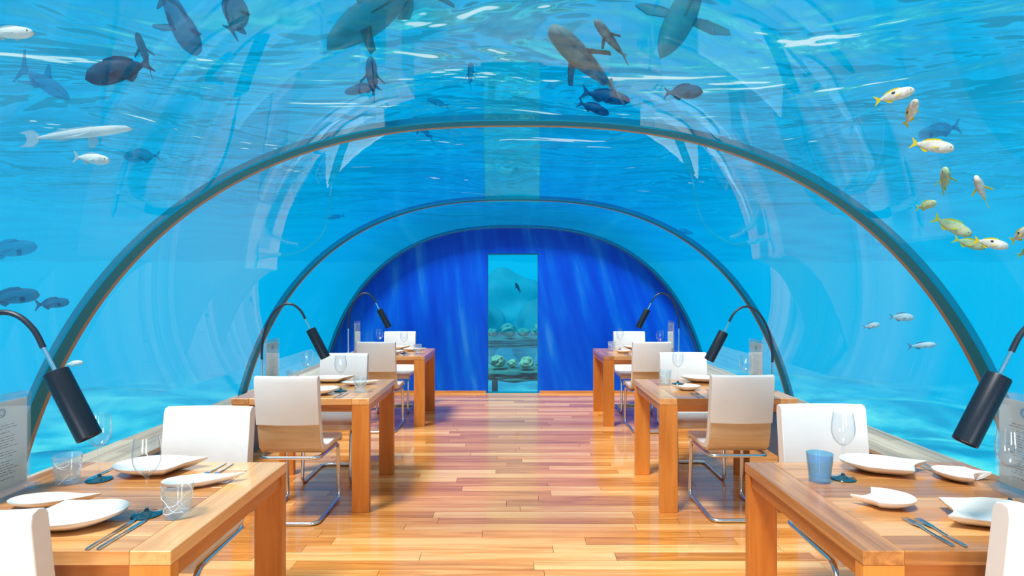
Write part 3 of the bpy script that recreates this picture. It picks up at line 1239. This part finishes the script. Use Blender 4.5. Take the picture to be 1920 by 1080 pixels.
# ================================================================== fish
def fish_parts(kind):
    """Body along +x (nose at +.5, tail root at -.34), height share per kind."""
    hr, wr = {'reef': (.40, .20), 'slim': (.26, .17), 'snapper': (.34, .17), 'shark': (.22, .20), 'needle': (.085, .07), 'disc': (.56, .18)}[kind]
    bm = BM()
    nseg, nring = 14, 14
    rings = []
    for i in range(nring + 1):
        u = i / nring
        x = .5 - .86 * u
        if kind == 'shark':
            w = (sin(pi * min(1, u * .98 + .02)) ** .75) * (1 - .35 * u) + .05 * u
        else:
            w = (sin(pi * (u ** .72) * .97) ** .70) * .98 + .02
            w = max(w, .17 * u if u > .8 else 0)
        if i == 0:
            rings.append([bm.verts.new((.51, 0, -.01))])
            continue
        ring = []
        for k in range(nseg):
            a = 2 * pi * k / nseg
            z = sin(a)
            ring.append(bm.verts.new((x, cos(a) * wr / 2 * w * (1 - .25 * u), (z * hr / 2 * (1.0 if z > 0 else .9)) * w)))
        rings.append(ring)
    for a, b in zip(rings, rings[1:]):
        for k in range(nseg):
            k2 = (k + 1) % nseg
            bm.faces.new((a[0], b[k], b[k2]) if len(a) == 1 else (a[k], b[k], b[k2], a[k2]))
    bm.faces.new(rings[-1])
    body = bm

    def fin(poly, th=.006, spread=None):
        b = BM()
        A = [b.verts.new((x, th, z)) for x, z in poly]
        B = [b.verts.new((x, -th, z)) for x, z in poly]
        b.faces.new(A)
        b.faces.new(B[::-1])
        for k in range(len(poly)):
            k2 = (k + 1) % len(poly)
            b.faces.new((A[k], B[k], B[k2], A[k2]))
        return b
    th = {'shark': .22, 'needle': .06}.get(kind, .15)
    tail = fin([(-.335, .028), (-.40, .07), (-.50, th), (-.515, th * .95), (-.46, .04), (-.445, 0), (-.46, -.04), (-.515, -th * .95), (-.50, -th), (-.40, -.07), (-.335, -.028)])
    h2 = hr / 2
    if kind == 'shark':
        dorsal = fin([(.10, h2 * .8), (.0, h2 + .11), (-.03, h2 + .115), (-.04, h2 * .8)])
    else:
        dorsal = fin([(.22, h2 * .80), (.14, h2 * 1.18), (-.02, h2 * 1.22), (-.16, h2 * .98), (-.26, h2 * .62), (-.26, h2 * .30), (-.05, h2 * .80)])
    anal = fin([(-.04, -h2 * .75), (-.12, -h2 * 1.12), (-.20, -h2 * .85), (-.27, -h2 * .42), (-.20, -h2 * .35)])
    return body, tail, dorsal, anal, wr, hr


FISH_ME = {}


def fish_mesh(kind, part, mat):
    key = (kind, part, mat.name)
    if key not in FISH_ME:
        body, tail, dorsal, anal, wr, hr = fish_parts(kind)
        if part == 'pectoral':
            b = BM()
            L = .13 if kind != 'shark' else .20
            P3 = [(.16, 0, 0), (.10, L * .55, -.05), (.02, L, -.07), (-.02, L * .9, -.07), (.04, L * .3, -.02), (.07, 0, -.01)]
            A = [b.verts.new((x, y + wr * .35, z)) for x, y, z in P3]
            B = [b.verts.new((x, y + wr * .35, z - .008)) for x, y, z in P3]
            b.faces.new(A)
            b.faces.new(B[::-1])
            for k in range(len(P3)):
                k2 = (k + 1) % len(P3)
                b.faces.new((A[k], B[k], B[k2], A[k2]))
            m = mesh_from(b, 'pectoral_fin', False)
        else:
            m = mesh_from({'body': body, 'tail_fin': tail, 'dorsal_fin': dorsal, 'anal_fin': anal}[part], part, True, 60)
        m.materials.append(mat)
        FISH_ME[key] = m
    return FISH_ME[key]


def fish(kind, head, tail, d, dd, label, mats, roll=0.0, group='reef fish around the tunnel', spot=False):
    """head and tail: where nose and tail tip show; d the depth of the middle, dd how much deeper the tail is."""
    H = at(head[0], head[1], d - dd / 2)
    Tl = at(tail[0], tail[1], d + dd / 2)
    ax = (H - Tl)
    L = ax.length
    ax.normalize()
    up = Vector((0, 0, 1))
    yv = up.cross(ax)
    if yv.length < .05:
        yv = Vector((0, 1, 0)).cross(ax)
    yv.normalize()
    zv = ax.cross(yv)
    M = Matrix((ax, yv, zv)).transposed().to_4x4() @ Matrix.Rotation(roll, 4, 'X')
    t = thing('fish', label, 'fish', group=group)
    t.matrix_world = Matrix.Translation((H + Tl) / 2) @ M @ Matrix.Diagonal((L, L, L, 1))
    body, fins = mats
    o = obj('body', fish_mesh(kind, 'body', body), None, t)
    obj('tail_fin', fish_mesh(kind, 'tail_fin', fins), None, t)
    obj('dorsal_fin', fish_mesh(kind, 'dorsal_fin', fins if kind != 'shark' else body), None, t)
    obj('anal_fin', fish_mesh(kind, 'anal_fin', fins), None, t)
    for sg in (1, -1):
        p = obj('pectoral_fin', fish_mesh(kind, 'pectoral', fins), None, t)
        p.scale = (1, sg, 1)
    if mats in (SN, SG) or (mats is LIGHT and kind == 'slim'):
        for sg in (1, -1):
            bm = BM()
            bmesh.ops.create_uvsphere(bm, u_segments=8, v_segments=6, radius=.014)
            e = obj('eye', bm, M_eye, o)
            e.location = (.40, sg * .055, .035)
    if spot:
        for sg in (1, -1):
            bm = BM()
            bmesh.ops.create_uvsphere(bm, u_segments=10, v_segments=6, radius=.05)
            e = obj('spot', bm, M_eye, o, )
            e.location = (-.02, sg * .058, .075)
            e.scale = (1, .5, .7)
    return t


M_eye = principled('fish_eye', (.01, .02, .03), rough=.2)
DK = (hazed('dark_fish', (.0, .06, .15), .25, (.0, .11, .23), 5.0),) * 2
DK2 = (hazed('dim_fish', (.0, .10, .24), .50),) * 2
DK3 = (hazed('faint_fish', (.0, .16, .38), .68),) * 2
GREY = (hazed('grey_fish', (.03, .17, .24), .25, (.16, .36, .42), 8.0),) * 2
SHK = (hazed('shark_skin', (.0, .13, .20), .50, (.01, .20, .26), 3.0),) * 2
SN = (hazed('snapper_body', (.55, .60, .52), .08, (.85, .86, .82), 6.0), hazed('snapper_fin', (.75, .62, .02), .10))
SG = (hazed('green_snapper_body', (.22, .50, .30), .18, (.62, .70, .45), 5.0), hazed('green_snapper_fin', (.45, .60, .05), .18))
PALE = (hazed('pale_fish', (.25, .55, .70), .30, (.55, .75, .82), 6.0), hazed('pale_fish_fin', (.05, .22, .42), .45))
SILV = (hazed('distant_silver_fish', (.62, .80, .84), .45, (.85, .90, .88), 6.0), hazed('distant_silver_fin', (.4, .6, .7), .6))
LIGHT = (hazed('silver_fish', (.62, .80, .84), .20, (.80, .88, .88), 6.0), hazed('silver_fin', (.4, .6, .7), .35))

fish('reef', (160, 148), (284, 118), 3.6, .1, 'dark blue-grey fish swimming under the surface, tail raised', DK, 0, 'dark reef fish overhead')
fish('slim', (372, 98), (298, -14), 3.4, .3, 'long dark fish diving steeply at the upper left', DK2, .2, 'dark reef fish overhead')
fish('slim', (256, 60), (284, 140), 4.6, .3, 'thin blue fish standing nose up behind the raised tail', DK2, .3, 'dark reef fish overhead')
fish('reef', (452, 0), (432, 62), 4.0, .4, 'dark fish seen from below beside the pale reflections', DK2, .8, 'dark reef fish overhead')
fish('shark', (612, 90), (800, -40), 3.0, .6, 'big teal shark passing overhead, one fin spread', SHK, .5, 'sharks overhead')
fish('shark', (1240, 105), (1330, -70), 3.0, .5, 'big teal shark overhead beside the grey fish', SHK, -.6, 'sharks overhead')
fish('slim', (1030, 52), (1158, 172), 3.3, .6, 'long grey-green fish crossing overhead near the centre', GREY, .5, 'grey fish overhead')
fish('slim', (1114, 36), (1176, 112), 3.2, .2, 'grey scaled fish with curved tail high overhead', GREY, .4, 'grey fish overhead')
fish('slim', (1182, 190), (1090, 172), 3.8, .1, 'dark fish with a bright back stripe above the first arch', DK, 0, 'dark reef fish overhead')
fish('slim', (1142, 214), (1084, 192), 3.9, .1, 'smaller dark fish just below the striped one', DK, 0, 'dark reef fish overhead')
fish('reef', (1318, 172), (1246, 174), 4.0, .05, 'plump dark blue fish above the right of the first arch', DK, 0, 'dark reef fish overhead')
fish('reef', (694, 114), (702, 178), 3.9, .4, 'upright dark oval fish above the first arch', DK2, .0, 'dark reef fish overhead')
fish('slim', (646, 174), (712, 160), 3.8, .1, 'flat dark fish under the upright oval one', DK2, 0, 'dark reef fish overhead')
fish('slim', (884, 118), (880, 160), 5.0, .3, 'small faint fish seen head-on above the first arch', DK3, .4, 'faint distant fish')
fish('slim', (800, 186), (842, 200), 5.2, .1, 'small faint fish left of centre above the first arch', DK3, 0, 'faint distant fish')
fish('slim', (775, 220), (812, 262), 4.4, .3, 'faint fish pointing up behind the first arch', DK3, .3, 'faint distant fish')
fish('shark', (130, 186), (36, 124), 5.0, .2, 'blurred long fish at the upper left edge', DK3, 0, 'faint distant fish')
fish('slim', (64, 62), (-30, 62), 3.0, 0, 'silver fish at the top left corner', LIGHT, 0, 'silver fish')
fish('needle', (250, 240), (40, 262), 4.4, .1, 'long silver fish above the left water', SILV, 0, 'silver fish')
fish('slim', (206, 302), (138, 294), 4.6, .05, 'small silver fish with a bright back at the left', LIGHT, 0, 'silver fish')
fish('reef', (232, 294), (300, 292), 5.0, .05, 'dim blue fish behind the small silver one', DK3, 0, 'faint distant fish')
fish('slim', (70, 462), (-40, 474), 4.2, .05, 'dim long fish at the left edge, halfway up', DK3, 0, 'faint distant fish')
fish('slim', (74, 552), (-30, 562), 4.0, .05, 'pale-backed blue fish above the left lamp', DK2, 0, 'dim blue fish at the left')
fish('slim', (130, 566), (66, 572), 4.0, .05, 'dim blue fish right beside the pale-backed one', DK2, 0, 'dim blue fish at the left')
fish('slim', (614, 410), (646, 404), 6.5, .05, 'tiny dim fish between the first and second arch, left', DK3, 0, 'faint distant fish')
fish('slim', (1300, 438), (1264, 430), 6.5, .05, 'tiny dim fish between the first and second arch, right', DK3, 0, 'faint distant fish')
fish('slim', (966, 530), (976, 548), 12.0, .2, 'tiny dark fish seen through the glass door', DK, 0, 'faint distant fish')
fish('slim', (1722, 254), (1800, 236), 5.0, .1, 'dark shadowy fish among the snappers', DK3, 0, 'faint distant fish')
G = 'yellow snappers at the right'
fish('snapper', (1716, 168), (1640, 190), 3.2, .1, 'topmost white snapper with a dark back spot', SN, 0, G, True)
fish('snapper', (1720, 186), (1697, 236), 3.2, .15, 'white snapper with yellow tail below the topmost one', SN, .4, G, True)
fish('snapper', (1790, 280), (1708, 268), 3.1, .1, 'white snapper with yellow fins and yellow back edge', SN, 0, G)
fish('snapper', (1776, 320), (1766, 354), 3.4, .25, 'small greenish snapper swimming nose up', SG, .2, G)
fish('snapper', (1830, 332), (1850, 380), 3.2, .15, 'white snapper with a curved green tail', SN, .3, G, True)
fish('snapper', (1756, 380), (1718, 390), 3.4, .15, 'small green snapper seen half turned', SG, 0, G)
fish('snapper', (1822, 442), (1750, 408), 3.2, .1, 'slender green and yellow snapper sloping down', SG, 0, G)
fish('snapper', (1848, 466), (1788, 448), 3.3, .1, 'pale green snapper behind the overlapping pair', SG, 0, G)
fish('snapper', (1892, 464), (1826, 450), 3.1, .05, 'yellow-white snapper in front of the overlapping pair', SN, 0, G, True)
fish('snapper', (1936, 426), (1896, 452), 3.2, .15, 'white snapper cut off by the right edge', SN, .2, G, True)
fish('snapper', (1946, 462), (1908, 480), 3.2, .1, 'green snapper low at the right edge', SG, .2, G)
fish('reef', (1650, 608), (1618, 614), 4.6, .05, 'small pale fish low beside the right rib, leftmost', PALE, 0, 'pale fish low at the right')
fish('reef', (1714, 596), (1668, 594), 4.6, .05, 'small pale fish with dark tail beside the right rib', PALE, 0, 'pale fish low at the right')
fish('slim', (1756, 646), (1702, 650), 4.4, .05, 'pale fish with dark tail, lowest by the right rib', PALE, 0, 'pale fish low at the right')
fish('slim', (156, 680), (122, 684), 5.0, .05, 'small silver fish beside the left rib', LIGHT, 0, 'silver fish')
